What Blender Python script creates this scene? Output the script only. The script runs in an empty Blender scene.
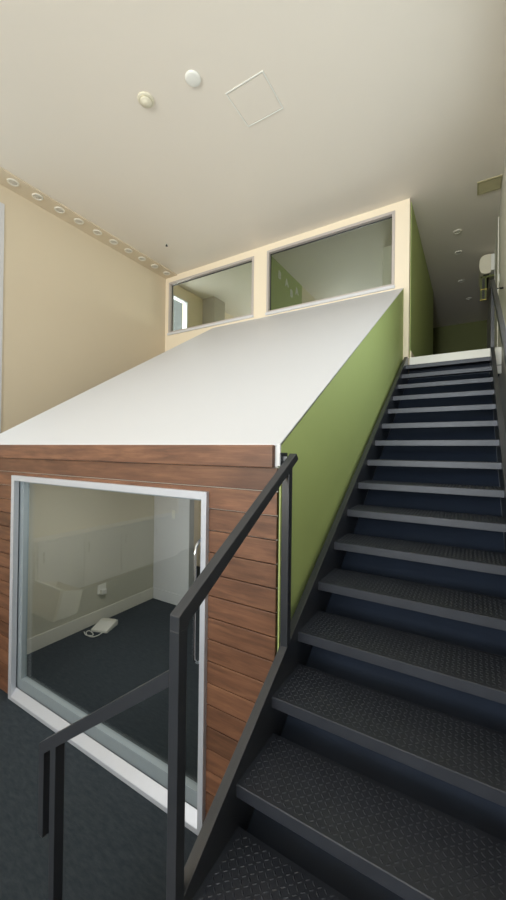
import bpy, bmesh, math, random
from mathutils import Vector, Matrix
random.seed(7)
C = bpy.context.scene.collection
PI = math.pi

# ------------------------------------------------------------------ materials
def lin(r, g, b):
    f = lambda c: (c / 255 / 12.92) if c / 255 <= .04045 else ((c / 255 + .055) / 1.055) ** 2.4
    return (f(r), f(g), f(b), 1.0)

def new_mat(name):
    m = bpy.data.materials.new(name); m.use_nodes = True
    nt = m.node_tree
    return m, nt, nt.nodes['Principled BSDF']

def N(nt, typ, **kw):
    n = nt.nodes.new(typ)
    for k, v in kw.items():
        if k in n.inputs: n.inputs[k].default_value = v
        else: setattr(n, k, v)
    return n

def plain(name, col, rough=.5, metal=0.0, noise=0.06, scale=6.0, bump=0.0, bscale=200.0, spec=.5):
    """one paint / metal / plastic: base colour with a faint procedural mottling and an optional fine bump"""
    m, nt, p = new_mat(name)
    tc = N(nt, 'ShaderNodeTexCoord')
    nz = N(nt, 'ShaderNodeTexNoise', Scale=scale, Detail=4.0)
    nt.links.new(tc.outputs['Object'], nz.inputs['Vector'])
    mx = N(nt, 'ShaderNodeMix', data_type='RGBA', blend_type='MIX')
    a = tuple(c * (1 - noise) for c in col[:3]) + (1,); b = tuple(min(1, c * (1 + noise)) for c in col[:3]) + (1,)
    mx.inputs['A'].default_value = a; mx.inputs[6].default_value = a; mx.inputs[7].default_value = b
    nt.links.new(nz.outputs['Fac'], mx.inputs['Factor'])
    nt.links.new(mx.outputs[2], p.inputs['Base Color'])
    p.inputs['Roughness'].default_value = rough; p.inputs['Metallic'].default_value = metal
    p.inputs['Specular IOR Level'].default_value = spec
    if bump:
        n2 = N(nt, 'ShaderNodeTexNoise', Scale=bscale, Detail=3.0)
        nt.links.new(tc.outputs['Object'], n2.inputs['Vector'])
        bp = N(nt, 'ShaderNodeBump', Strength=bump, Distance=.002)
        nt.links.new(n2.outputs['Fac'], bp.inputs['Height']); nt.links.new(bp.outputs['Normal'], p.inputs['Normal'])
    return m

M = {}
M['ceiling'] = plain('ceiling paint', lin(222, 213, 200), .8, noise=.015, scale=.8, bump=.08, bscale=120)
M['tan'] = plain('tan wall paint', lin(212, 197, 172), .75, noise=.02, scale=1.2, bump=.08, bscale=150)
M['cream'] = plain('cream and lit tan paint', lin(236, 221, 196), .7, noise=.015, scale=1.5, bump=.06, bscale=150)  # plain cream parts, and the window wall: tan paint lightened for its stronger light
M['inner'] = plain('dimmed inner wall paint', lin(190, 187, 170), .75, noise=.02, scale=1.2, bump=.08, bscale=150)  # base colour darkened so the side wall reads less lit than the back wall
M['pale'] = plain('pale wall paint', lin(214, 210, 198), .75, noise=.02, scale=1.2, bump=.08, bscale=150)
M['white'] = plain('white paint', lin(207, 206, 208), .55, noise=.012, scale=1.0)
M['green'] = plain('green wall paint', lin(172, 186, 116), .6, noise=.04, scale=1.6, bump=.05, bscale=160)
M['metal'] = plain('dark grey painted steel', lin(44, 46, 51), .32, 0.0, .08, 14, .04, 300, .8)
M['tread'] = plain('black checker plate', lin(50, 53, 61), .42, 0.25, .25, 9, .05, 260)
M['riser'] = plain('navy riser sheet', lin(31, 41, 58), .7, 0.0, .22, 7)
M['alu'] = plain('satin aluminium', lin(196, 199, 208), .38, .35, .03, 20)
M['sash'] = plain('grey aluminium sash', lin(150, 160, 166), .4, .35, .04, 20)
M['gasket'] = plain('black rubber gasket', lin(22, 22, 24), .7)
M['mauve'] = plain('greyish window frame', lin(188, 178, 172), .45, .15, .03, 20)
M['plastic'] = plain('white plastic', lin(226, 224, 216), .4)
M['ivory'] = plain('aged ivory plastic', lin(214, 206, 184), .45)
M['fixture'] = plain('light trim', lin(222, 216, 202), .4)
M['lens'] = plain('frosted lens', lin(198, 192, 180), .3)
M['chrome'] = plain('brushed chrome', lin(210, 212, 215), .18, 1.0, .02)
M['dark'] = plain('dark plastic', lin(34, 34, 34), .5)
M['brass'] = plain('brass', lin(150, 132, 70), .35, .8)
M['vent'] = plain('vent enamel', lin(168, 160, 124), .5)
M['column'] = plain('grey column paint', lin(150, 142, 128), .8, noise=.06, scale=3)
M['cardboard'] = plain('pale cardboard', lin(222, 210, 190), .8, noise=.05, scale=8)
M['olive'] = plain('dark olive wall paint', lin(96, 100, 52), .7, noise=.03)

def carpet():
    m, nt, p = new_mat('navy loop carpet')
    tc = N(nt, 'ShaderNodeTexCoord')
    mp = N(nt, 'ShaderNodeMapping'); mp.inputs['Rotation'].default_value = (0, 0, .5); mp.inputs['Scale'].default_value = (1, 3.2, 1)
    nt.links.new(tc.outputs['Object'], mp.inputs['Vector'])
    n1 = N(nt, 'ShaderNodeTexNoise', Scale=13.0, Detail=6.0, Roughness=.7)
    n2 = N(nt, 'ShaderNodeTexNoise', Scale=260.0, Detail=2.0)
    nt.links.new(mp.outputs['Vector'], n1.inputs['Vector']); nt.links.new(tc.outputs['Object'], n2.inputs['Vector'])
    r = N(nt, 'ShaderNodeValToRGB')
    r.color_ramp.elements[0].position = .3; r.color_ramp.elements[0].color = lin(42, 48, 54)
    r.color_ramp.elements[1].position = .75; r.color_ramp.elements[1].color = lin(60, 66, 71)
    nt.links.new(n1.outputs['Fac'], r.inputs['Fac']); nt.links.new(r.outputs['Color'], p.inputs['Base Color'])
    p.inputs['Roughness'].default_value = .95; p.inputs['Specular IOR Level'].default_value = .15
    b = N(nt, 'ShaderNodeBump', Strength=.5, Distance=.004)
    nt.links.new(n2.outputs['Fac'], b.inputs['Height']); nt.links.new(b.outputs['Normal'], p.inputs['Normal'])
    return m
M['carpet'] = carpet()

def wood():
    m, nt, p = new_mat('stained timber boards')
    tc = N(nt, 'ShaderNodeTexCoord')
    sx = N(nt, 'ShaderNodeSeparateXYZ'); nt.links.new(tc.outputs['Object'], sx.inputs[0])
    dv = N(nt, 'ShaderNodeMath', operation='DIVIDE'); dv.inputs[1].default_value = PITCH
    nt.links.new(sx.outputs['Z'], dv.inputs[0])
    fl = N(nt, 'ShaderNodeMath', operation='FLOOR'); nt.links.new(dv.outputs[0], fl.inputs[0])
    wn = N(nt, 'ShaderNodeTexWhiteNoise', noise_dimensions='1D'); nt.links.new(fl.outputs[0], wn.inputs['W'])
    # grain: noise pulled out along the board, shifted for each board
    off = N(nt, 'ShaderNodeVectorMath', operation='MULTIPLY_ADD')
    cb = N(nt, 'ShaderNodeCombineXYZ'); nt.links.new(wn.outputs['Value'], cb.inputs['X'])
    nt.links.new(cb.outputs[0], off.inputs[0]); off.inputs[1].default_value = (31, 0, 0)
    nt.links.new(tc.outputs['Object'], off.inputs[2])
    mp = N(nt, 'ShaderNodeMapping'); mp.inputs['Scale'].default_value = (1.3, 1, 15)
    nt.links.new(off.outputs[0], mp.inputs['Vector'])
    g = N(nt, 'ShaderNodeTexNoise', Scale=2.2, Detail=7.0, Roughness=.62, Distortion=.6)
    nt.links.new(mp.outputs['Vector'], g.inputs['Vector'])
    mp2 = N(nt, 'ShaderNodeMapping'); mp2.inputs['Scale'].default_value = (1.2, 1, 5)
    nt.links.new(off.outputs[0], mp2.inputs['Vector'])
    bl = N(nt, 'ShaderNodeTexNoise', Scale=2.6, Detail=4.0, Roughness=.6)
    nt.links.new(mp2.outputs['Vector'], bl.inputs['Vector'])
    r = N(nt, 'ShaderNodeValToRGB')
    e = r.color_ramp.elements
    e[0].position = .28; e[0].color = lin(*WOOD[0]); e[1].position = .72; e[1].color = lin(*WOOD[2])
    k = e.new(.5); k.color = lin(*WOOD[1])
    nt.links.new(g.outputs['Fac'], r.inputs['Fac'])
    r2 = N(nt, 'ShaderNodeValToRGB')
    r2.color_ramp.elements[0].position = .34; r2.color_ramp.elements[0].color = (.66, .64, .64, 1)
    r2.color_ramp.elements[1].position = .6; r2.color_ramp.elements[1].color = (1, 1, 1, 1)
    nt.links.new(bl.outputs['Fac'], r2.inputs['Fac'])
    m1 = N(nt, 'ShaderNodeMix', data_type='RGBA', blend_type='MULTIPLY'); m1.inputs[0].default_value = .85
    nt.links.new(r.outputs['Color'], m1.inputs[6]); nt.links.new(r2.outputs['Color'], m1.inputs[7])
    hs = N(nt, 'ShaderNodeHueSaturation')
    mr = N(nt, 'ShaderNodeMapRange'); mr.inputs[3].default_value = .78; mr.inputs[4].default_value = 1.22
    nt.links.new(wn.outputs['Value'], mr.inputs[0]); nt.links.new(mr.outputs[0], hs.inputs['Value'])
    nt.links.new(m1.outputs[2], hs.inputs['Color']); nt.links.new(hs.outputs['Color'], p.inputs['Base Color'])
    p.inputs['Roughness'].default_value = .5
    b = N(nt, 'ShaderNodeBump', Strength=.15, Distance=.002)
    nt.links.new(g.outputs['Fac'], b.inputs['Height']); nt.links.new(b.outputs['Normal'], p.inputs['Normal'])
    return m
PITCH = .1262
WOOD = ((88, 59, 43), (110, 74, 53), (129, 90, 65))
M['wood'] = wood()

def glass(name, tint, F0=.04):
    m, nt, p = new_mat(name)
    nt.nodes.remove(p)
    out = nt.nodes['Material Output']
    t = N(nt, 'ShaderNodeBsdfTransparent'); t.inputs[0].default_value = tint
    g = N(nt, 'ShaderNodeBsdfGlossy'); g.inputs['Roughness'].default_value = 0.0
    # Schlick reflectance from the angle of view, the same on both faces of the pane
    ge = N(nt, 'ShaderNodeNewGeometry')
    dt = N(nt, 'ShaderNodeVectorMath', operation='DOT_PRODUCT'); nt.links.new(ge.outputs['Normal'], dt.inputs[0]); nt.links.new(ge.outputs['Incoming'], dt.inputs[1])
    ab = N(nt, 'ShaderNodeMath', operation='ABSOLUTE'); nt.links.new(dt.outputs['Value'], ab.inputs[0])
    om = N(nt, 'ShaderNodeMath', operation='SUBTRACT'); om.inputs[0].default_value = 1; nt.links.new(ab.outputs[0], om.inputs[1])
    pw = N(nt, 'ShaderNodeMath', operation='POWER'); nt.links.new(om.outputs[0], pw.inputs[0]); pw.inputs[1].default_value = 5
    fr = N(nt, 'ShaderNodeMath', operation='MULTIPLY_ADD'); nt.links.new(pw.outputs[0], fr.inputs[0]); fr.inputs[1].default_value = .96; fr.inputs[2].default_value = F0
    mx = N(nt, 'ShaderNodeMixShader')
    nt.links.new(fr.outputs[0], mx.inputs[0]); nt.links.new(t.outputs[0], mx.inputs[1]); nt.links.new(g.outputs[0], mx.inputs[2])
    nt.links.new(mx.outputs[0], out.inputs[0])
    return m
M['glass'] = glass('clear glass', (.93, .95, .94, 1), .075)
M['tinted'] = glass('grey tinted glass', (.80, .82, .79, 1))

# ------------------------------------------------------------------ mesh helpers
def box(bm, x0, x1, y0, y1, z0, z1, bevel=0.0):
    """a box given by its six limits; returns nothing, adds to bm"""
    vs = [bm.verts.new((x, y, z)) for z in (z0, z1) for y in (y0, y1) for x in (x0, x1)]
    fs = [bm.faces.new([vs[i] for i in f]) for f in ((0, 2, 3, 1), (4, 5, 7, 6), (0, 1, 5, 4), (2, 6, 7, 3), (0, 4, 6, 2), (1, 3, 7, 5))]
    if bevel:
        es = {e for f in fs for e in f.edges}
        bmesh.ops.bevel(bm, geom=list(es), offset=bevel, segments=2, affect='EDGES', profile=.6)

def prism_x(bm, pts, x0, x1, bevel=0.0):
    """a (y,z) outline pushed along x"""
    a = [bm.verts.new((x0, y, z)) for y, z in pts]; b = [bm.verts.new((x1, y, z)) for y, z in pts]
    fs = [bm.faces.new(a[::-1]), bm.faces.new(b)]
    n = len(pts)
    for i in range(n): fs.append(bm.faces.new((a[i], a[(i + 1) % n], b[(i + 1) % n], b[i])))
    if bevel:
        es = {e for f in fs for e in f.edges}
        bmesh.ops.bevel(bm, geom=list(es), offset=bevel, segments=2, affect='EDGES', profile=.6)

def prism_y(bm, pts, y0, y1, bevel=0.0):
    """an (x,z) outline pushed along y"""
    a = [bm.verts.new((x, y0, z)) for x, z in pts]; b = [bm.verts.new((x, y1, z)) for x, z in pts]
    fs = [bm.faces.new(a), bm.faces.new(b[::-1])]
    n = len(pts)
    for i in range(n): fs.append(bm.faces.new((a[i], b[i], b[(i + 1) % n], a[(i + 1) % n])))
    if bevel:
        es = {e for f in fs for e in f.edges}
        bmesh.ops.bevel(bm, geom=list(es), offset=bevel, segments=2, affect='EDGES', profile=.6)

def lathe(bm, prof, seg=32, cx=0, cy=0, cz=0):
    """(radius, z) profile spun round z"""
    rings = []
    for r, z in prof:
        if r < 1e-6: rings.append([bm.verts.new((cx, cy, cz + z))])
        else: rings.append([bm.verts.new((cx + r * math.cos(2 * PI * k / seg), cy + r * math.sin(2 * PI * k / seg), cz + z)) for k in range(seg)])
    for a, b in zip(rings, rings[1:]):
        for k in range(seg):
            j = (k + 1) % seg
            if len(a) == 1 and len(b) == 1: continue
            if len(a) == 1: bm.faces.new((a[0], b[j], b[k]))
            elif len(b) == 1: bm.faces.new((a[k], a[j], b[0]))
            else: bm.faces.new((a[k], a[j], b[j], b[k]))

def tube(bm, pts, r, seg=10):
    """a round bar along a list of points"""
    P = [Vector(p) for p in pts]; rings = []
    for i, p in enumerate(P):
        t = (P[min(i + 1, len(P) - 1)] - P[max(i - 1, 0)]).normalized()
        u = t.cross(Vector((0, 0, 1)) if abs(t.z) < .9 else Vector((1, 0, 0))).normalized(); v = t.cross(u)
        rings.append([bm.verts.new(p + r * (math.cos(2 * PI * k / seg) * u + math.sin(2 * PI * k / seg) * v)) for k in range(seg)])
    for a, b in zip(rings, rings[1:]):
        for k in range(seg):
            j = (k + 1) % seg; bm.faces.new((a[k], a[j], b[j], b[k]))
    bm.faces.new(rings[0]); bm.faces.new(rings[-1][::-1])

def wall_panel(bm, axis, t0, t1, u0, u1, z0, z1, holes=()):
    """a wall slab of thickness t0..t1 along `axis` ('x' or 'y') with rectangular openings (u0,u1,z0,z1)"""
    us = sorted({u0, u1, *[h[0] for h in holes], *[h[1] for h in holes]}); us = [u for u in us if u0 <= u <= u1]
    zs = sorted({z0, z1, *[h[2] for h in holes], *[h[3] for h in holes]}); zs = [z for z in zs if z0 <= z <= z1]
    for a, b in zip(us, us[1:]):
        for c, d in zip(zs, zs[1:]):
            m, n = (a + b) / 2, (c + d) / 2
            if any(h[0] < m < h[1] and h[2] < n < h[3] for h in holes): continue
            if axis == 'x': box(bm, t0, t1, a, b, c, d)
            else: box(bm, a, b, t0, t1, c, d)
    bmesh.ops.remove_doubles(bm, verts=bm.verts, dist=1e-5)
    seen = {}
    for f in bm.faces: seen.setdefault(frozenset(v.index for v in f.verts), []).append(f)
    bm.verts.index_update(); seen = {}
    for f in bm.faces: seen.setdefault(frozenset(v.index for v in f.verts), []).append(f)
    bmesh.ops.delete(bm, geom=[f for l in seen.values() if len(l) > 1 for f in l], context='FACES_ONLY')

def obj(name, bm, mat, parent=None, smooth=False):
    bmesh.ops.recalc_face_normals(bm, faces=bm.faces)
    me = bpy.data.meshes.new(name); bm.to_mesh(me); bm.free()
    for m in (mat if isinstance(mat, (list, tuple)) else [mat]): me.materials.append(m)
    if smooth:
        for p in me.polygons: p.use_smooth = True
    o = bpy.data.objects.new(name, me); C.objects.link(o)
    if parent is not None:
        o.parent = parent
        # parts are modelled in world axes; the parent only carries a translation
        o.matrix_parent_inverse = Matrix.Translation(-parent.location)
    return o

def bx(name, mat, parent, *lim, bevel=0.0):
    bm = bmesh.new(); box(bm, *lim, bevel=bevel)
    return obj(name, bm, mat, parent)

def thing(name, label, cat, loc=(0, 0, 0), group=None):
    o = bpy.data.objects.new(name, None); C.objects.link(o); o.empty_display_size = .1
    o.location = loc; o['label'] = label; o['category'] = cat
    if group: o['group'] = group
    return o

def tag(o, label, cat, group=None):
    o['label'] = label; o['category'] = cat
    if group: o['group'] = group
    return o

def struct(o, label=None, cat=None):
    o['kind'] = 'structure'
    if label: o['label'] = label
    if cat: o['category'] = cat
    return o

def dup(root, loc, label=None):
    r = root.copy(); C.objects.link(r); r.location = loc
    if label: r['label'] = label
    for ch in list(root.children):
        c = ch.copy(); C.objects.link(c); c.parent = r; c.matrix_parent_inverse = ch.matrix_parent_inverse.copy()
        for g in list(ch.children):
            d = g.copy(); C.objects.link(d); d.parent = c; d.matrix_parent_inverse = g.matrix_parent_inverse.copy()
    return r

def place(o, loc):
    """move a thing built at its base point elsewhere, parts along with it"""
    o.location = loc

# ------------------------------------------------------------------ key dimensions (metres, camera above the quarter landing)
CAM_Z = 2.2265
XW, XR = -5.49, .305            # left and right walls
YF, YB = 1.673, 5.46            # wood-clad front, high window wall
ZC = 5.826                      # ceiling
ZL = 3.594                      # upper landing
XG = -.852                      # green side of the wood-clad room
XBL = -4.232                    # its left end
YR = -6.2                       # wall behind the camera
YE = 11.45                      # far end of the landing

# ------------------------------------------------------------------ shell
bm = bmesh.new(); box(bm, XW - .15, XR + .15, YR - .15, YE + .15, -.12, 0)
struct(obj('floor', bm, M['carpet']), 'dark navy loop carpet on the lower floor', 'floor')
bm = bmesh.new(); box(bm, XW - .15, XR + .15, YR - .15, YE + .15, ZC, ZC + .15)
struct(obj('ceiling', bm, M['ceiling']), 'pale grey cream painted ceiling over stairs and landing', 'ceiling')
bm = bmesh.new(); wall_panel(bm, 'x', XW - .15, XW, YR, YE, 0, ZC,
    [(-1.4, 2.42, 2.45, 5.56), (5.66, 6.14, 3.9, 5.57), (7.6, 10.6, 3.9, 5.2), (-3.25, -2.4, 0, 2.05)])
struct(obj('wall_left', bm, M['tan']), 'tall tan painted wall with a row of downlights along its top', 'wall')
bm = bmesh.new(); wall_panel(bm, 'x', XR, XR + .15, YR, YE, 0, ZC, [(6.35, 7.29, ZL, 5.71), (-1.8, 4.3, 2.9, 5.4)])  # openings for the added door and the added window
struct(obj('wall_right', bm, M['pale']), 'pale wall running up beside the right of the stairs', 'wall')
bm = bmesh.new(); wall_panel(bm, 'y', YR - .15, YR, XW, XR, 0, ZC, [(-5.2, .2, 1.5, 5.4)])
struct(obj('wall_rear', bm, M['pale']), 'pale wall with an assumed wide window behind the viewer', 'wall')
# high wall with the two interior windows
WINS = [(-5.393, -3.34, 4.64, 5.70), (-3.075, -.975, 4.625, 5.715)]
bm = bmesh.new(); wall_panel(bm, 'y', YB, YB + .1, XW, -.7805, 0, ZC, WINS)
struct(obj('wall_back', bm, M['cream']), 'tan wall, lightened as if brightly lit, holding two interior windows above the white slope', 'wall')  # same paint as the left wall, its extra light put into the colour
bm = bmesh.new(); box(bm, -.875, -.772, YB + .1, 8.95, ZL, ZC); 
struct(obj('wall_landing', bm, M['green']), 'green wall along the left of the upper landing', 'wall')
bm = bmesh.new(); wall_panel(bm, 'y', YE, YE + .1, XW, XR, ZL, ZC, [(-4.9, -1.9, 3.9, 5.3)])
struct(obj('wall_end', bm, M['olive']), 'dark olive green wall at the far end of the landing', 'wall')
bm = bmesh.new(); box(bm, -1.6, -.876, 8.95, 9.05, ZL, ZC); box(bm, -1.7, -1.6, 8.95, YE, ZL, ZC)  # added to stop window light spilling into the end of the landing
struct(obj('wall_light_stop', bm, M['olive']), 'olive wall added to keep light out of the end of the landing', 'wall')
# upper floor slab and its white edge
bm = bmesh.new(); box(bm, XW, XR, YB + .1, YE, ZL - .28, ZL)
struct(obj('floor_landing', bm, M['carpet']), 'dark carpeted upper landing floor', 'floor')
bm = bmesh.new(); box(bm, -.775, XR, YB + .066, YB + .1, 3.372, ZL, .003); box(bm, -.775, XR, YB + .067, YB + .1, 3.26, 3.362, .003)
struct(obj('trim_1', bm, M['plastic']), 'white board on the edge of the landing at the stair top', 'trim')
bm = bmesh.new(); box(bm, -.772, -.757, YB + .1, 8.95, ZL, ZL + .1, .003)
struct(obj('baseboard_landing', bm, M['cream']), 'cream skirting board below the green landing wall', 'baseboard')
bm = bmesh.new(); box(bm, -3.3, -3.18, YB + .1, 7.2, ZL, ZC)
struct(obj('wall_partition', bm, M['green']), 'green partition wall with white letters seen through the right high window', 'wall')
bm = bmesh.new(); box(bm, -3.3, -3.18, 7.2, 8.9, ZL, ZC)
struct(obj('wall_inner', bm, M['cream']), 'cream wall continuing behind the green partition', 'wall')
bm = bmesh.new(); box(bm, XW, -5.14, 6.66, 7.08, ZL, ZC, .01)
struct(obj('wall_pillar', bm, M['column']), 'grey boxed pillar seen through the left high window', 'pillar')
bm = bmesh.new(); box(bm, -1.36, -.9, 6.5, 6.62, ZL, ZC - .02, .01)
struct(obj('wall_pier', bm, M['pale']), 'grey pier at the right edge of the right high window', 'pillar')
# beige strip that carries the downlights
bm = bmesh.new(); box(bm, XW, -5.173, YR, YB, ZC - .02, ZC, .004)
struct(obj('trim_2', bm, M['tan']), 'tan ceiling strip along the left wall carrying downlights', 'trim')

# ------------------------------------------------------------------ wood-clad room
WX0, WX1, WZ = -3.53, -1.312, 1.991          # front window
bm = bmesh.new()
TOPB = 17 * PITCH
for i in range(17):
    z0, z1 = i * PITCH + .0025, (i + 1) * PITCH - .0025
    if z0 < WZ < z1:          # the board notched over the window head
        prism_y(bm, [(XBL, z0), (WX0, z0), (WX0, WZ), (WX1, WZ), (WX1, z0), (-.868, z0), (-.868, z1), (XBL, z1)], YF, YF + .022, .003)
    elif z1 < WZ:
        for a, b in [(XBL, WX0), (WX1, -.868)]: box(bm, a, b, YF, YF + .022, z0, z1, .004)
    else: box(bm, XBL, -.868, YF, YF + .022, z0, z1, .004)
struct(obj('wall_front', bm, M['wood']), 'brown stained horizontal timber boards around the large window', 'wall')
bm = bmesh.new(); box(bm, XBL, -.886, YF - .022, YF + .01, TOPB, 2.264, .004)
struct(obj('trim_3', bm, M['wood']), 'top timber board overlapping the boards below it', 'trim')
bm = bmesh.new(); wall_panel(bm, 'y', YF + .0225, YF + .13, XBL, -.872, 0, 2.15, [(WX0, WX1, 0, WZ)])
struct(obj('wall_lining', bm, M['pale']), 'pale lining on the inner side of the timber front', 'wall')
# white slope: sloping slab with a short upright front
sl = (4.576 - 2.27) / (YB - YF)
bm = bmesh.new()
prism_x(bm, [(YF, 2.27), (YB, 4.576), (YB, 4.57 - .11), (YF + .13, 2.15), (YF + .012, 2.15), (YF + .012, 2.262), (YF, 2.262)], XBL, XG - .02)
prism_x(bm, [(YF, 2.27), (YB, 4.576), (YB, 4.57), (YF + .012, 2.262), (YF + .012, 2.155), (YF, 2.155)], XG - .02, XG)
struct(obj('roof', bm, M['white']), 'smooth white sloping top of the wood-clad room', 'roof')
bm = bmesh.new()
prism_x(bm, [(YF + .013, 0), (YB, 0), (YB, 4.569), (YF + .013, 2.27)], XG - .008, XG)
struct(obj('wall_stair', bm, M['green']), 'green wall beside the stairs under the white slope', 'wall')
# inner faces of the wood-clad room
IX, IY = -4.12, 3.92
bm = bmesh.new(); box(bm, XBL, IX, YF + .131, IY + .1, 0, 2.14)
struct(obj('wall_side', bm, M['inner']), 'pale left wall inside the wood-clad room', 'wall')
bm = bmesh.new(); wall_panel(bm, 'y', IY, IY + .1, IX, XG - .02, 0, 2.14, [(-3.42, -2.55, 0, 2.03)])
struct(obj('wall_inside', bm, M['white']), 'white back wall with doorway inside the wood-clad room', 'wall')
bm = bmesh.new(); box(bm, XBL, XG - .02, YF + .131, YB, 2.14, 2.15)
struct(obj('ceiling_inside', bm, M['ceiling']), 'low flat ceiling inside the wood-clad room', 'ceiling')
bm = bmesh.new(); box(bm, IX, IX + .014, YF + .14, IY, 0, .16, .004)
struct(obj('baseboard_side', bm, M['pale']), 'pale skirting board along the inner left wall', 'baseboard')

bm = bmesh.new(); box(bm, IX + .015, -3.42, IY - .014, IY, 0, .16, .004)
struct(obj('baseboard_inside', bm, M['white']), 'white skirting board along the inner back wall', 'baseboard')
# front window: frame > faces; sash; pane; gasket
w = thing('window_1', 'large silver framed floor-level window in the timber wall', 'window', ((WX0 + WX1) / 2, YF, 0)); w['kind'] = 'structure'
bm = bmesh.new(); F = .05; y0, y1 = YF - .026, YF + .017
box(bm, WX0, WX0 + F, y0, y1, 0, WZ, .002); box(bm, WX1 - .038, WX1, y0, y1, 0, WZ, .002)
box(bm, WX0 + F, WX1 - .038, y0, y1, WZ - .046, WZ, .002)
prism_x(bm, [(y0, 0), (y1, 0), (y1, .092), (y0 + .002, .034), (y0, .03)], WX0 + F, WX1 - .038, .001)
obj('window_frame', bm, M['alu'], w)
bm = bmesh.new(); y0, y1 = YF + .0275, YF + .075; a, b, c, d = WX0 + .012, WX1 - .01, .012, WZ - .012
box(bm, a, a + .10, y0, y1, c, d, .002); box(bm, b - .06, b, y0, y1, c, d, .002)
box(bm, a + .10, b - .06, y0, y1, c, c + .17, .002); box(bm, a + .10, b - .06, y0, y1, d - .05, d, .002)
sash = obj('sash', bm, M['sash'], w)
bm = bmesh.new(); y0, y1 = YF + .0175, YF + .0273
box(bm, WX0 + .001, WX0 + .03, y0, y1, 0, WZ - .001); box(bm, WX1 - .03, WX1 - .001, y0, y1, 0, WZ - .001)
box(bm, WX0 + .03, WX1 - .03, y0, y1, 0, .08); box(bm, WX0 + .03, WX1 - .03, y0, y1, WZ - .03, WZ - .001)
obj('gasket', bm, M['gasket'], w)
bm = bmesh.new(); box(bm, a + .09, b - .055, YF + .058, YF + .064, c + .16, d - .045)
obj('pane', bm, M['glass'], w)
bm = bmesh.new()
for yy in (-1,):
    hx, hy = -1.384, YF + .0275
    pts = [(hx, hy, 1.70)] + [(hx + .012 * math.sin(t), hy - .075 * math.sin(t), 1.70 - .08 * (1 - math.cos(t))) for t in [k * PI / 2 / 8 for k in range(1, 9)]]
    pts += [(hx + .012, hy - .075, 1.05)] + [(hx + .012 * math.cos(t), hy - .075 * math.cos(t), 1.05 - .08 * math.sin(t)) for t in [k * PI / 2 / 8 for k in range(1, 9)]]
    tube(bm, pts, .009, 10)
h = obj('pull_handle', bm, M['chrome'], w, True); h['label'] = 'curved chrome pull handle'

# high interior windows
def inner_window(n, x0, x1, z0, z1, label):
    w = thing('window_%d' % n, label, 'window', ((x0 + x1) / 2, YB, z0)); w['kind'] = 'structure'
    bm = bmesh.new(); F = .04; y0, y1 = YB - .012, YB + .085
    box(bm, x0, x0 + F, y0, y1, z0, z1, .003); box(bm, x1 - F, x1, y0, y1, z0, z1, .003)
    box(bm, x0 + F, x1 - F, y0, y1, z1 - F, z1, .003); box(bm, x0 + F, x1 - F, y0, y1, z0, z0 + F, .003)
    obj('window_frame', bm, M['mauve'], w)
    bm = bmesh.new(); F0, F1 = .04, .052; y0, y1 = YB + .045, YB + .06
    box(bm, x0 + F0, x0 + F1, y0, y1, z0 + F0, z1 - F0); box(bm, x1 - F1, x1 - F0, y0, y1, z0 + F0, z1 - F0)
    box(bm, x0 + F1, x1 - F1, y0, y1, z1 - F1, z1 - F0); box(bm, x0 + F1, x1 - F1, y0, y1, z0 + F0, z0 + F1)
    obj('gasket', bm, M['dark'], w)
    bm = bmesh.new(); box(bm, x0 + .041, x1 - .041, YB + .05, YB + .056, z0 + .041, z1 - .041)
    obj('pane', bm, M['tinted'], w)
    bm = bmesh.new(); box(bm, x0 - .01, x1 + .01, YB - .03, YB - .001, z0 - .03, z0 + .012, .004)
    obj('sill', bm, M['white'], w)
inner_window(2, *WINS[0], 'left high interior window with grey pillar behind its glass')
inner_window(3, *WINS[1], 'right high interior window with green wall behind its glass')

# outside windows, some of them added out of view for their light
def side_window(n, y0, y1, z0, z1, label, bars=()):
    w = thing('window_%d' % n, label, 'window', (XW, (y0 + y1) / 2, z0)); w['kind'] = 'structure'
    bm = bmesh.new(); F = .06 if y1 - y0 > 1 else .028; a, b = XW - .1, XW + .012
    box(bm, a, b, y0, y0 + F, z0, z1, .003); box(bm, a, b, y1 - F, y1, z0, z1, .003)
    box(bm, a, b, y0 + F, y1 - F, z1 - F, z1, .003); box(bm, a, b, y0 + F, y1 - F, z0, z0 + F, .003)
    for t in bars: box(bm, a + .02, b - .03, t - .025, t + .025, z0 + F, z1 - F, .003)
    obj('window_frame', bm, M['white'], w)
    bm = bmesh.new(); box(bm, XW - .06, XW - .054, y0 + F, y1 - F, z0 + F, z1 - F)
    obj('pane', bm, M['glass'], w)
side_window(4, -1.4, 2.42, 2.45, 5.56, 'tall white framed window at the left edge of the tan wall', (-.1, 1.2))
side_window(5, 5.66, 6.14, 3.9, 5.57, 'small bright window seen through the left high window')
side_window(7, 7.6, 10.6, 3.9, 5.2, 'unseen wide window added to light the upper room', (8.6, 9.6))  # added out of view to light the room behind the high glass
w = thing('window_9', 'unseen wide window added in the right wall to light the stairs', 'window', (XR, 1.25, 2.9)); w['kind'] = 'structure'  # added out of view to brighten the green wall and stairs
bm = bmesh.new(); a, b, c, d = -1.8, 4.3, 2.9, 5.4; x0, x1 = XR - .012, XR + .09
box(bm, x0, x1, a, a + .06, c, d); box(bm, x0, x1, b - .06, b, c, d); box(bm, x0, x1, a + .06, b - .06, c, c + .06); box(bm, x0, x1, a + .06, b - .06, d - .06, d)
for t in (.2, 2.25): box(bm, x0, x1, t - .03, t + .03, c + .06, d - .06)
obj('window_frame', bm, M['white'], w)
bm = bmesh.new(); box(bm, XR + .04, XR + .046, a + .06, b - .06, c + .06, d - .06)
obj('pane', bm, M['glass'], w)
w = thing('window_8', 'unseen end window added to light the upper room', 'window', (-3.4, YE, 3.9)); w['kind'] = 'structure'  # added below the sight line to brighten the right-hand upper room
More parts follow.
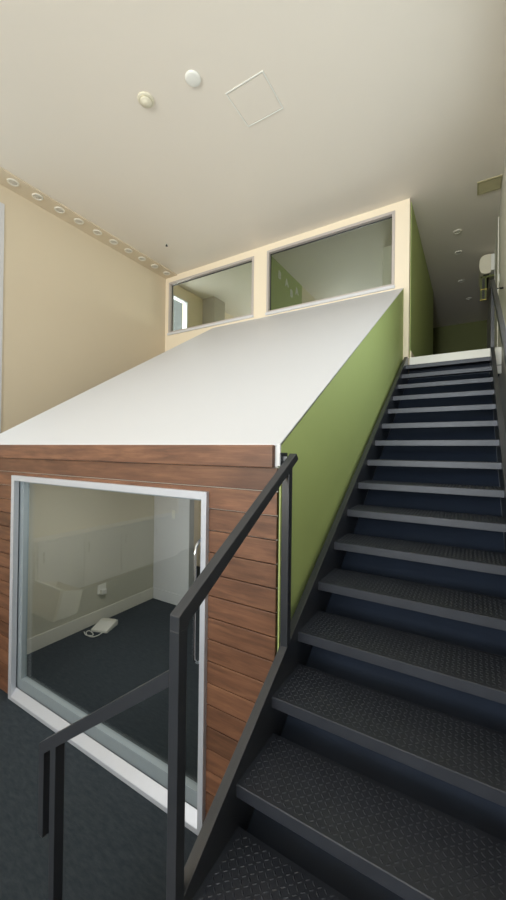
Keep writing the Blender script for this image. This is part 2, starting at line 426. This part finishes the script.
bm = bmesh.new(); a, b, c, d = -4.9, -1.9, 3.9, 5.3; y0, y1 = YE - .012, YE + .09
box(bm, a, a + .06, y0, y1, c, d); box(bm, b - .06, b, y0, y1, c, d); box(bm, a + .06, b - .06, y0, y1, c, c + .06); box(bm, a + .06, b - .06, y0, y1, d - .06, d); box(bm, -3.43, -3.37, y0, y1, c + .06, d - .06)
obj('window_frame', bm, M['white'], w)
bm = bmesh.new(); box(bm, a + .06, b - .06, YE + .04, YE + .046, c + .06, d - .06)
obj('pane', bm, M['glass'], w)
w = thing('window_6', 'assumed wide white framed window behind the viewer', 'window', (-2.5, YR, 1.5)); w['kind'] = 'structure'  # unseen window, assumed from the light coming from behind
bm = bmesh.new(); a, b, c, d = -5.2, .2, 1.5, 5.4; y0, y1 = YR - .1, YR + .012
box(bm, a, a + .07, y0, y1, c, d); box(bm, b - .07, b, y0, y1, c, d); box(bm, a + .07, b - .07, y0, y1, c, c + .07); box(bm, a + .07, b - .07, y0, y1, d - .07, d)
for t in (-3.4, -1.6): box(bm, t - .03, t + .03, y0, y1, c + .07, d - .07)
box(bm, a + .07, b - .07, y0 + .01, y1 - .01, 3.4, 3.46)
obj('window_frame', bm, M['white'], w)
bm = bmesh.new(); box(bm, a + .07, b - .07, YR - .06, YR - .054, c + .07, d - .07)
obj('pane', bm, M['glass'], w)

# door in the left wall, behind the viewer (mirrored in the front window)
d = thing('door_1', 'white door with lever handle in the tan wall', 'door', (XW, -2.82, 0)); d['kind'] = 'structure'
bm = bmesh.new(); box(bm, XW - .1, XW + .015, -3.25, -3.19, 0, 2.05, .003); box(bm, XW - .1, XW + .015, -2.46, -2.4, 0, 2.05, .003); box(bm, XW - .1, XW + .015, -3.19, -2.46, 1.99, 2.05, .003)
obj('door_frame', bm, M['cream'], d)
bx('door_leaf', M['white'], d, XW - .06, XW - .02, -3.185, -2.465, .005, 1.985, bevel=.003)
bm = bmesh.new(); tube(bm, [(XW - .02, -2.52, 1.0), (XW + .04, -2.52, 1.0), (XW + .05, -2.53, 1.0), (XW + .05, -2.64, 1.0)], .009)
obj('door_handle', bm, M['chrome'], d, True)

# ------------------------------------------------------------------ staircase
RISE, RUN = .178, .2874
Y0, Z0 = 1.1902, .9245          # nose of the first tread fully in view
XT0, XT1 = -.78, .1814
st = thing('steel_staircase', 'dark steel staircase with checker plate treads climbing beside the green wall', 'staircase', (-.3, .88, 0))

def tread_mesh(w, d):
    """checker-plate tread, nose at y=0, top at z=0: folded plate plus raised lozenges"""
    bm = bmesh.new()
    prism_x(bm, [(0, -.003), (.003, 0), (d, 0), (d, -.006), (.006, -.006), (.006, -.05), (.001, -.05), (0, -.048)], 0, w)
    g = .0215; nx, ny = int((w - .02) / g), int((d - .02) / g)
    L, W, H = .0098, .0040, .0017; q = math.sqrt(.5)
    for i in range(nx):
        for j in range(ny):
            cx, cy = .014 + (i + .5) * g, .014 + (j + .5) * g
            s = 1 if (i + j) % 2 else -1
            ax, ay = q, q * s; px, py = -ay, ax
            base = [bm.verts.new((cx + ax * L * u + px * W * v, cy + ay * L * u + py * W * v, 0)) for u, v in ((-1, 0), (-.5, -.8), (.5, -.8), (1, 0), (.5, .8), (-.5, .8))]
            a = bm.verts.new((cx - ax * L * .55, cy - ay * L * .55, H)); b = bm.verts.new((cx + ax * L * .55, cy + ay * L * .55, H))
            for f in ((0, 1, a), (1, 2, b, a), (2, 3, b), (3, 4, b), (4, 5, a, b), (5, 0, a)):
                bm.faces.new([base[k] if isinstance(k, int) else k for k in f])
    return bm
proto_t = None
for i in range(-1, 15):
    y, z = Y0 + i * RUN, Z0 + i * RISE
    if proto_t is None:
        bm = tread_mesh(XT1 - XT0, RUN + .0175)
        t = obj('tread', bm, M['tread'], st); proto_t = t
    else:
        t = proto_t.copy(); C.objects.link(t); t.parent = st
    t.matrix_parent_inverse = Matrix.Translation(-st.location); t.location = (XT0, y, z)
zs = lambda y: 1.0 + .6193 * (y - 1.222)
for x0, x1 in ((-.82, -.78), (.1814, .2214)):
    bm = bmesh.new()
    ye = YB - .002
    prism_x(bm, [(.893, zs(.893)), (ye - .09, zs(ye - .09)), (ye, zs(ye - .09)), (ye, zs(ye) - .37), (.893, zs(.893) - .37)], x0, x1, .002)
    obj('stringer', bm, M['metal'], st)
nose = lambda y: Z0 + RISE / RUN * (y - Y0)
bm = bmesh.new(); ya, yb = .94, YB - .004
prism_x(bm, [(ya, nose(ya) - .30), (yb, nose(yb) - .30), (yb, nose(yb) - .306), (ya, nose(ya) - .306)], XT0 + .001, XT1 - .001)
k = obj('soffit_sheet', bm, M['riser'], st); k['label'] = 'navy sheet sloping behind the open risers'
bx('closing_plate', M['riser'], st, XT0 + .001, XT1 - .001, YB + .060, YB + .065, 3.1, 3.43)  # dark plate added to cover the white edge board behind the open risers
# quarter landing the viewer stands on, and the lower flight that comes up to it from the left
ZQ = Z0 - 2 * RISE
bm = bmesh.new(); box(bm, -.87, .2214, -.14, .9, ZQ - .05, ZQ, .003)
obj('quarter_landing', bm, M['tread'], st)
for x in (-.82, .18):
    for y in (-.05, .80): bx('landing_support', M['metal'], st, x - .03, x + .03, y - .03, y + .03, 0, ZQ - .05)
for k, xn in ((1, -1.12), (2, -1.37)):
    bm = bmesh.new(); box(bm, xn, xn + .27, -.1, .85, ZQ - k * ZQ / 3 - .05, ZQ - k * ZQ / 3, .003)
    obj('tread', bm, M['tread'], st)
for y0, y1 in ((.852, .892), (-.14, -.1)):
    bm = bmesh.new(); sq = .757
    prism_y(bm, [(-.87, ZQ - .02), (-.87, ZQ - .3), (-1.24, 0), (-1.62, 0), (-1.60, .03)], y0, y1, .002)
    obj('stringer', bm, M['metal'], st)

# left handrail along the upper flight: two posts on the stringer and a sloping top bar with a mitred drop at its foot
hr = thing('stair_handrail', 'dark square steel handrail sloping up in front of the timber wall', 'handrail', (-.8, 1.25, .8))
s = .6193
zt = lambda y: 1.706 + .592 * (y - .852)
bm = bmesh.new()
prism_x(bm, [(.852, 1.706), (1.722, zt(1.722)), (1.748, zt(1.748) - .045), (.894, zt(.894) - .058), (.894, 1.655), (.852, 1.655)], -.82, -.78, .003)
obj('rail', bm, M['metal'], hr)
for y, zb, ztop in ((.852, ZQ, 1.656), (1.634, zs(1.634), zt(1.654) - .055)):
    bm = bmesh.new()
    prism_x(bm, [(y, zb), (y + .04, zs(y + .04) if y > 1 else zb), (y + .04, ztop + (.024 if y > 1 else 0)), (y, ztop)], -.82, -.78, .002)
    obj('post', bm, M['metal'], hr)
bm = bmesh.new(); box(bm, XG + .001, -.82, 1.69, 1.73, zt(1.71) - .035, zt(1.71) - .008, .002); box(bm, XG + .0005, XG + .006, 1.67, 1.75, zt(1.71) - .06, zt(1.71) + .01, .001)
obj('wall_bracket', bm, M['metal'], hr)

# lower handrail along the lower flight, ending in a turned-down drop
lr = thing('lower_handrail', 'dark steel handrail sloping down left across the window to a hooked end', 'handrail', (-1.2, .872, 0))
zl = lambda x: 1.497 + .738 * (x + .861)
bm = bmesh.new()
prism_y(bm, [(-.8205, zl(-.8205)), (-1.562, zl(-1.562)), (-1.562, .60), (-1.524, .60), (-1.524, zl(-1.524) - .052), (-.8205, zl(-.8205) - .052)][::-1], .852, .892, .002)
obj('rail', bm, M['metal'], lr)
bm = bmesh.new(); prism_y(bm, [(-1.478, .118), (-1.478, zl(-1.478) - .052), (-1.439, zl(-1.439) - .052), (-1.439, .146)][::-1], .852, .892, .002)
obj('post', bm, M['metal'], lr)

# right handrail: newel at the head of the stair and a bar down along the right stringer
rr = thing('newel_handrail', 'dark steel handrail and tall newel post at the right of the stair top', 'handrail', (.2, 5.5, ZL - .1))
zr = lambda y: 4.47 + .6193 * (y - 5.53)
bm = bmesh.new(); prism_x(bm, [(.98, zr(.98)), (5.545, zr(5.545)), (5.545, zr(5.545) - .058), (.98, zr(.98) - .058)], .186, .226, .003)
obj('rail', bm, M['metal'], rr)
for y, zb in ((5.40, zs(YB - .002 - .09)), (1.2, zs(1.2))):
    bm = bmesh.new(); prism_x(bm, [(y, zb), (y + .042, zb + (.026 if y < 2 else 0)), (y + .042, zr(y + .042) - .058), (y, zr(y) - .058)], .184, .2225, .002)
    obj('post', bm, M['metal'], rr)
bm = bmesh.new(); tube(bm, [(.206, 5.3, zr(5.3) - .05), (.25, 5.3, zr(5.3) - .07), (.304, 5.3, zr(5.3) - .07)], .007); lathe(bm, [(0, 0), (.02, 0), (.02, .005), (0, .005)], 12, .29, 5.3, zr(5.3) - .08)
obj('rail_bracket', bm, M['dark'], rr, True)

# ------------------------------------------------------------------ ceiling fittings
def ring_light(name, label, cat, group, r=.075):
    t = thing(name, label, cat, (0, 0, 0), group)
    bm = bmesh.new(); lathe(bm, [(r * .66, 0), (r * .70, -.010), (r * .92, -.013), (r, -.006), (r, 0)], 36)
    obj('trim_ring', bm, M['fixture'], t, True)
    bm = bmesh.new(); lathe(bm, [(r * .68, -.001), (r * .6, -.006), (0, -.008)], 36)
    obj('lens', bm, M['lens'], t, True)
    return t
ORD = ['nearest the left edge of the photo', 'second from the left edge of the photo', 'third from the left edge of the photo', 'fourth from the left edge of the photo', 'fifth from the left edge of the photo',
       'fifth from the window wall corner', 'fourth from the window wall corner', 'third from the window wall corner', 'second from the window wall corner', 'nearest the window wall corner']
DY = [2.438, 2.757, 3.077, 3.386, 3.715, 4.029, 4.342, 4.655, 4.967, 5.29]
dl = ring_light('downlight', 'round white downlight in the tan strip, ' + ORD[0], 'ceiling light', 'downlights along the left wall', .072)
for k, y in enumerate(DY):
    if k == 0: dl.location = (-5.298, y, ZC - .02)
    else: dup(dl, (-5.298, y, ZC - .02), 'round white downlight in the tan strip, ' + ORD[k])
LL = [(-.235, 6.668, 'nearest to the stairs'), (-.245, 7.37, 'second from the stairs'), (-.223, 8.624, 'third from the stairs'), (-.1, 9.68, 'farthest from the stairs')]
ll = ring_light('recessed_light', 'round recessed light over the landing, ' + LL[0][2], 'ceiling light', 'recessed lights over the landing', .062)
for k, (x, y, t) in enumerate(LL):
    if k == 0: ll.location = (x, y, ZC)
    else: dup(ll, (x, y, ZC), 'round recessed light over the landing, ' + t)
t = thing('smoke_detector', 'domed ivory smoke detector on the ceiling, left of the flat white disc', 'smoke detector', (-2.89, 2.561, ZC))
bm = bmesh.new(); lathe(bm, [(.084, 0), (.084, -.010), (.078, -.016), (0, -.016)], 36, -2.89, 2.561, ZC); obj('base', bm, M['ivory'], t, True)
bm = bmesh.new(); lathe(bm, [(.062, -.016), (.060, -.026), (.048, -.034), (.034, -.037), (.030, -.044), (.016, -.049), (0, -.050)], 36, -2.89, 2.561, ZC); obj('sensor_dome', bm, M['ivory'], t, True)
bm = bmesh.new(); lathe(bm, [(.0625, -.018), (.064, -.020), (.064, -.023), (.061, -.024)], 36, -2.89, 2.561, ZC); obj('vent_ring', bm, M['vent'], t, True)
bm = bmesh.new(); lathe(bm, [(.075, 0), (.075, -.012), (.068, -.018), (.05, -.022), (0, -.024)], 40, -2.333, 2.642, ZC)
tag(obj('ceiling_disc', bm, M['plastic'], None, True), 'flat white round cover plate on the ceiling beside the smoke detector', 'cover plate')
t = thing('fire_sprinkler', 'small dark sprinkler head on the ceiling near the left window', 'sprinkler', (-4.59, 4.57, ZC))
bm = bmesh.new(); lathe(bm, [(.034, 0), (.032, -.005), (.014, -.007)], 24, -4.59, 4.57, ZC); obj('escutcheon', bm, M['fixture'], t, True)
bm = bmesh.new(); lathe(bm, [(.011, -.005), (.011, -.018), (.007, -.021), (.007, -.026), (.02, -.027), (.02, -.030), (0, -.030)], 20, -4.59, 4.57, ZC); obj('sprinkler_head', bm, M['dark'], t, True)
# access hatch: square frame with a set-in panel
t = thing('access_hatch', 'square white access hatch set in the ceiling', 'ceiling hatch', (-1.934, 3.14, ZC))
x0, x1, y0, y1 = -2.152, -1.716, 2.922, 3.358
bm = bmesh.new(); q = .011
box(bm, x0, x0 + q, y0, y1, ZC - .007, ZC, .002); box(bm, x1 - q, x1, y0, y1, ZC - .007, ZC, .002); box(bm, x0 + q, x1 - q, y0, y0 + q, ZC - .007, ZC, .002); box(bm, x0 + q, x1 - q, y1 - q, y1, ZC - .007, ZC, .002)
obj('hatch_frame', bm, M['plastic'], t)
bx('hatch_panel', M['ceiling'], t, x0 + q + .006, x1 - q - .006, y0 + q + .006, y1 - q - .006, ZC - .004, ZC - .0005, bevel=.001)
# return-air grille by the right wall
t = thing('air_vent', 'dull beige rectangular air vent on the ceiling by the right wall', 'air vent', (.165, 5.72, ZC))
bm = bmesh.new(); x0, x1, y0, y1 = .026, .302, 5.585, 5.855; q = .018
box(bm, x0, x0 + q, y0, y1, ZC - .012, ZC); box(bm, x1 - q, x1, y0, y1, ZC - .012, ZC); box(bm, x0 + q, x1 - q, y0, y0 + q, ZC - .012, ZC); box(bm, x0 + q, x1 - q, y1 - q, y1, ZC - .012, ZC)
obj('vent_frame', bm, M['vent'], t)
bm = bmesh.new()
for k in range(12):
    y = y0 + q + (k + .5) * (y1 - y0 - 2 * q) / 12
    prism_x(bm, [(y - .008, ZC - .002), (y - .005, ZC - .002), (y + .008, ZC - .010), (y + .005, ZC - .010)], x0 + q, x1 - q)
obj('vent_slats', bm, M['vent'], t)

# ------------------------------------------------------------------ right wall fittings on the landing
t = thing('air_conditioner', 'cream wall-mounted air conditioner high above the landing', 'air conditioner', (.19, 7.9, 5.47))
yA, yA2 = 7.62, 8.45
prof = [(.255, 5.79), (.16, 5.79), (.11, 5.765), (.082, 5.71), (.076, 5.62), (.086, 5.53), (.115, 5.475), (.17, 5.455), (.255, 5.46)]
bm = bmesh.new(); prism_y(bm, prof[::-1], yA, yA2, .006); obj('housing', bm, M['ivory'], t)
bm = bmesh.new(); prism_y(bm, [(.14, 5.452), (.23, 5.452), (.23, 5.46), (.14, 5.458)][::-1], yA + .05, yA2 - .05); obj('louvre', bm, M['dark'], t)
bx('back_plate', M['plastic'], t, .2555, .304, yA + .01, yA2 - .01, 5.50, 5.785, bevel=.004)
t = thing('hanging_bracket', 'dull brass-studded olive bracket hanging below the air conditioner', 'bracket', (.2, 7.7, 5.2))
bm = bmesh.new(); box(bm, .10, .125, 7.68, 7.70, 5.0, 5.44, .003); box(bm, .165, .19, 7.68, 7.70, 5.0, 5.44, .003); box(bm, .10, .304, 7.68, 7.70, 5.405, 5.44, .003); box(bm, .10, .19, 7.68, 7.70, 5.0, 5.03, .003)
obj('strap', bm, M['olive'], t)
for z in (5.2, 5.015): bx('clip', M['brass'], t, .09, .2, 7.67, 7.68, z - .008, z + .008, bevel=.003)
bx('back_board', M['dark'], t, .126, .164, 7.69, 7.70, 5.031, 5.404)
def plate(name, label, cat, y, z, h, wd=.07):
    t = thing(name, label, cat, (XR, y, z))
    bx('face_plate', M['plastic'], t, XR - .008, XR, y - wd / 2, y + wd / 2, z - h / 2, z + h / 2, bevel=.003)
    bx('rocker', M['plastic'], t, XR - .012, XR - .008, y - .015, y + .015, z - .025, z + .025, bevel=.002)
    return t
plate('light_switch', 'white light switch on the right wall above the handrail', 'light switch', 6.16, 4.715, .12)
plate('wall_socket', 'white wall socket low on the right wall at the stair top', 'wall socket', 5.6, 3.73, .11)
d = thing('door_added', 'pale flush door added in the right wall beyond the stair top to carry a knob', 'door', (XR, 6.9, ZL)); d['kind'] = 'structure'  # door added so the lone wall knob has a leaf to sit on
bx('door_leaf', M['pale'], d, XR - .006, XR + .03, 6.40, 7.24, ZL + .005, 5.66, bevel=.002)
bm = bmesh.new(); box(bm, XR - .012, XR + .02, 6.35, 6.396, ZL, 5.71, .002); box(bm, XR - .012, XR + .02, 7.244, 7.29, ZL, 5.71, .002); box(bm, XR - .012, XR + .02, 6.396, 7.244, 5.664, 5.71, .002)
obj('door_frame', bm, M['pale'], d)
bm = bmesh.new(); lathe(bm, [(0, 0), (.03, 0), (.03, .006), (.012, .008), (.012, .03), (.026, .036), (.03, .05), (.022, .062), (0, .066)], 20)
k = obj('door_knob', bm, M['dark'], d, True); k.matrix_parent_inverse = Matrix(); k.location = (-.006, 6.465 - 6.9, 4.708 - ZL); k.rotation_euler = (0, -PI / 2, 0)

# white letters on the green partition
for n, (ch, y, z, r) in enumerate([('B', 6.13, 5.60, .1), ('A', 6.44, 5.58, -.15), ('B', 6.66, 5.45, .05), ('A', 6.92, 5.60, -.2)]):
    cu = bpy.data.curves.new('letter', 'FONT'); cu.body = ch; cu.size = .2; cu.offset = .006; cu.extrude = .006; cu.align_x = 'CENTER'; cu.align_y = 'CENTER'
    tmp = bpy.data.objects.new('letter_curve', cu); C.objects.link(tmp)
    bpy.context.view_layer.update()
    me = bpy.data.meshes.new_from_object(tmp.evaluated_get(bpy.context.evaluated_depsgraph_get()))
    bpy.data.objects.remove(tmp)
    me.materials.clear(); me.materials.append(M['plastic'])
    o = bpy.data.objects.new('wall_letter', me); C.objects.link(o)
    o.location = (-3.174, y, z); o.rotation_euler = (PI / 2, r, PI / 2)
    tag(o, ['white letter nearest the glass on the green partition wall', 'second white letter from the glass on the green partition wall', 'lowest white letter on the green partition wall', 'white letter farthest from the glass on the green partition wall'][n], 'wall letter', 'white letters on the green partition wall')

# ------------------------------------------------------------------ things inside the wood-clad room
t = thing('router_box', 'white plastic box with cable on the carpet behind the glass', 'router', (-3.92, 2.93, 0))
ang = .35
bm = bmesh.new(); prism_x(bm, [(-.12, .0), (.12, .0), (.12, .06), (.09, .066), (-.11, .032), (-.12, .026)], -.11, .11, .006)
k = obj('housing', bm, M['plastic'], t); k.matrix_parent_inverse = Matrix(); k.rotation_euler = (0, 0, ang)
bm = bmesh.new(); box(bm, -.085, .085, .06, .11, .066, .07, .002); k = obj('cradle', bm, M['fixture'], t); k.matrix_parent_inverse = Matrix(); k.rotation_euler = (0, 0, ang)
bm = bmesh.new()
P0 = [(-3.837, 2.845), (-3.815, 2.774), (-3.833, 2.706), (-3.904, 2.689), (-3.988, 2.72), (-4.002, 2.769), (-3.896, 2.75), (-3.864, 2.714), (-3.934, 2.683), (-4.03, 2.721)]
pts = []
for i in range(len(P0) - 1):      # smooth path through the loop
    p = [Vector(P0[min(max(i + q, 0), len(P0) - 1)]) for q in (-1, 0, 1, 2)]
    for k in range(5):
        u = k / 5
        v = .5 * (2 * p[1] + (p[2] - p[0]) * u + (2 * p[0] - 5 * p[1] + 4 * p[2] - p[3]) * u * u + (3 * p[1] - p[0] - 3 * p[2] + p[3]) * u ** 3)
        pts.append((v.x, v.y, .007 + .0008 * (i + u)))
tube(bm, pts, .005, 8); obj('cable', bm, M['plastic'], t, True)
t = thing('wall_outlet', 'white outlet with plugged adaptor low on the inner wall behind the glass', 'wall outlet', (IX, 3.02, .4))
bx('face_plate', M['plastic'], t, IX, IX + .01, 2.965, 3.085, .36, .48, bevel=.003)
bx('adaptor', M['plastic'], t, IX + .01, IX + .06, 2.99, 3.06, .36, .42, bevel=.008)
t = thing('light_switch', 'white switch plate on the white back wall behind the glass', 'light switch', (-3.72, IY, 1.3))
bx('face_plate', M['plastic'], t, -3.75, -3.69, IY - .008, IY, 1.24, 1.36, bevel=.003)
bx('rocker', M['plastic'], t, -3.735, -3.705, IY - .012, IY - .008, 1.275, 1.325, bevel=.002)
t = thing('veil_cabinet', 'long low white cabinet added by the tan wall for the pale veil in the glass', 'cabinet', (XW + .2, -.7, 0))  # added to give the pale veil mirrored in the front window
bx('body', M['white'], t, XW + .002, XW + .25, -2.2, .7, .06, .89, bevel=.003)
bx('plinth', M['dark'], t, XW + .002, XW + .22, -2.18, .68, 0, .06)
bx('top', M['white'], t, XW + .002, XW + .27, -2.21, .71, .89, .92, bevel=.003)
for k in range(4):
    y0 = -2.18 + k * .715
    dd = bx('door', M['white'], t, XW + .251, XW + .268, y0, y0 + .70, .08, .87, bevel=.002)
    bx('handle', M['chrome'], dd, XW + .268, XW + .282, y0 + .62, y0 + .632, .6, .76, bevel=.002)
# open carton by the left wall: it shows as a mirror image in the front window
t = thing('cardboard_box', 'pale open carton in front of the low cabinet, mirrored in the front window', 'box', (-4.9, .6, 0))
lean = Matrix.Rotation(math.radians(14), 4, 'X')
bm = bmesh.new()
for lim in ((-.3, .3, -.008, 0, 0, .38), (-.3, .3, -.33, -.322, 0, .38), (-.3, -.292, -.322, -.008, 0, .38), (.292, .3, -.322, -.008, 0, .38), (-.292, .292, -.322, -.008, 0, .008)): box(bm, *lim)
bmesh.ops.transform(bm, matrix=Matrix.Translation((-4.9, .80, .0)) @ lean @ Matrix.Translation((0, 0, 0)), verts=bm.verts)
obj('carton', bm, M['cardboard'], t)
for k, lim in enumerate(((-.31, .31, -.03, .012, .381, .40), (.301, .315, -.30, -.03, .03, .38))):
    bm = bmesh.new(); box(bm, *lim); bmesh.ops.transform(bm, matrix=Matrix.Translation((-4.9, .80, .0)) @ lean, verts=bm.verts)
    obj('flap', bm, M['plastic'], t)

# ------------------------------------------------------------------ daylight and added fill lamps
def area(name, loc, rot, sx, sy, power, col):
    l = bpy.data.lights.new(name, 'AREA'); l.shape = 'RECTANGLE'; l.size = sx; l.size_y = sy; l.energy = power; l.color = col
    o = bpy.data.objects.new(name, l); C.objects.link(o); o.location = loc; o.rotation_euler = rot
    return o
DAY = (.95, .98, 1.0)
area('daylight_rear', (-2.5, YR - .2, 3.45), (PI / 2, 0, 0), 5.4, 3.9, 165, DAY)  # daylight of the assumed rear window
area('daylight_rear_ground', (-2.5, YR - .35, 2.9), (PI / 2 + .75, 0, 0), 5.4, 3.0, 430, (1.0, .98, .95))  # assumed ground bounce through the rear window, aimed up at the ceiling
area('fill_right', (XR + .25, 1.25, 4.15), (0, PI / 2, 0), 2.4, 5.9, 75, DAY)  # lamp of the added right-wall window
k = area('fill_landing', (-.6, YR - .22, 3.3), (PI / 2 + .16, 0, 0), 1.5, 3.2, 80, DAY); k.data.spread = math.radians(75)  # extra narrow beam added to brighten the landing corridor
area('daylight_left', (XW - .2, .5, 4.0), (0, -PI / 2, 0), 3.1, 3.8, 25, DAY)
area('daylight_upper', (XW - .2, 5.9, 4.75), (0, -PI / 2, 0), 1.7, .56, 30, DAY)
area('fill_upper_wide', (XW - .2, 9.1, 4.55), (0, -PI / 2, 0), 1.3, 3.0, 55, DAY)  # lamp of the added wide window in the upper room
area('fill_end', (-3.4, YE + .3, 4.6), (-PI / 2 - .3, 0, 0), 3.0, 1.4, 380, DAY)  # lamp of the added end window
# added lamp to brighten the low room, unseen above the window head
for y in (2.35,):
    t = thing('fill_lamp', 'unseen flat round lamp added to light the wood-clad room', 'ceiling lamp', (-2.9, y, 2.14))
    bm = bmesh.new(); lathe(bm, [(.17, 0), (.17, -.03), (.155, -.035)], 32, -2.9, y, 2.14); obj('rim', bm, M['fixture'], t, True)
    l = bpy.data.lights.new('fill_lamp_light', 'AREA'); l.shape = 'DISK'; l.size = .3; l.energy = 16; l.color = (1, .98, .98)
    o = bpy.data.objects.new('fill_lamp_light', l); C.objects.link(o); o.location = (-2.9, y, 2.10)
w = bpy.data.worlds.new('sky'); bpy.context.scene.world = w; w.use_nodes = True
nt = w.node_tree; bg = nt.nodes['Background']
bg.inputs[0].default_value = (.80, .88, .93, 1); bg.inputs[1].default_value = .7      # overcast sky

# ------------------------------------------------------------------ camera
cam = bpy.data.cameras.new('camera'); co = bpy.data.objects.new('camera', cam); C.objects.link(co)
yaw, pitch, roll = -.5457, .0052, .0122
Fv = Vector((math.sin(yaw) * math.cos(pitch), math.cos(yaw) * math.cos(pitch), math.sin(pitch)))
Rv = Vector((math.cos(yaw), -math.sin(yaw), 0)); Uv = Rv.cross(Fv)
R2 = Rv * math.cos(roll) + Uv * math.sin(roll); U2 = -Rv * math.sin(roll) + Uv * math.cos(roll)
m = Matrix((R2, U2, -Fv)).transposed().to_4x4(); m.translation = (0, 0, CAM_Z)
co.matrix_world = m
cam.sensor_fit = 'VERTICAL'; cam.sensor_height = 36; cam.lens = 361.54 / 900 * 36
cam.clip_start = .02
sc = bpy.context.scene
sc.camera = co
sc.view_settings.view_transform = 'Standard'; sc.view_settings.look = 'None'; sc.view_settings.gamma = 1
sc.view_settings.exposure = 0.08; sc.view_settings.use_curve_mapping = False
sc.cycles.max_bounces = 10; sc.cycles.diffuse_bounces = 6; sc.cycles.use_denoising = True
sc.cycles.sample_clamp_indirect = 6
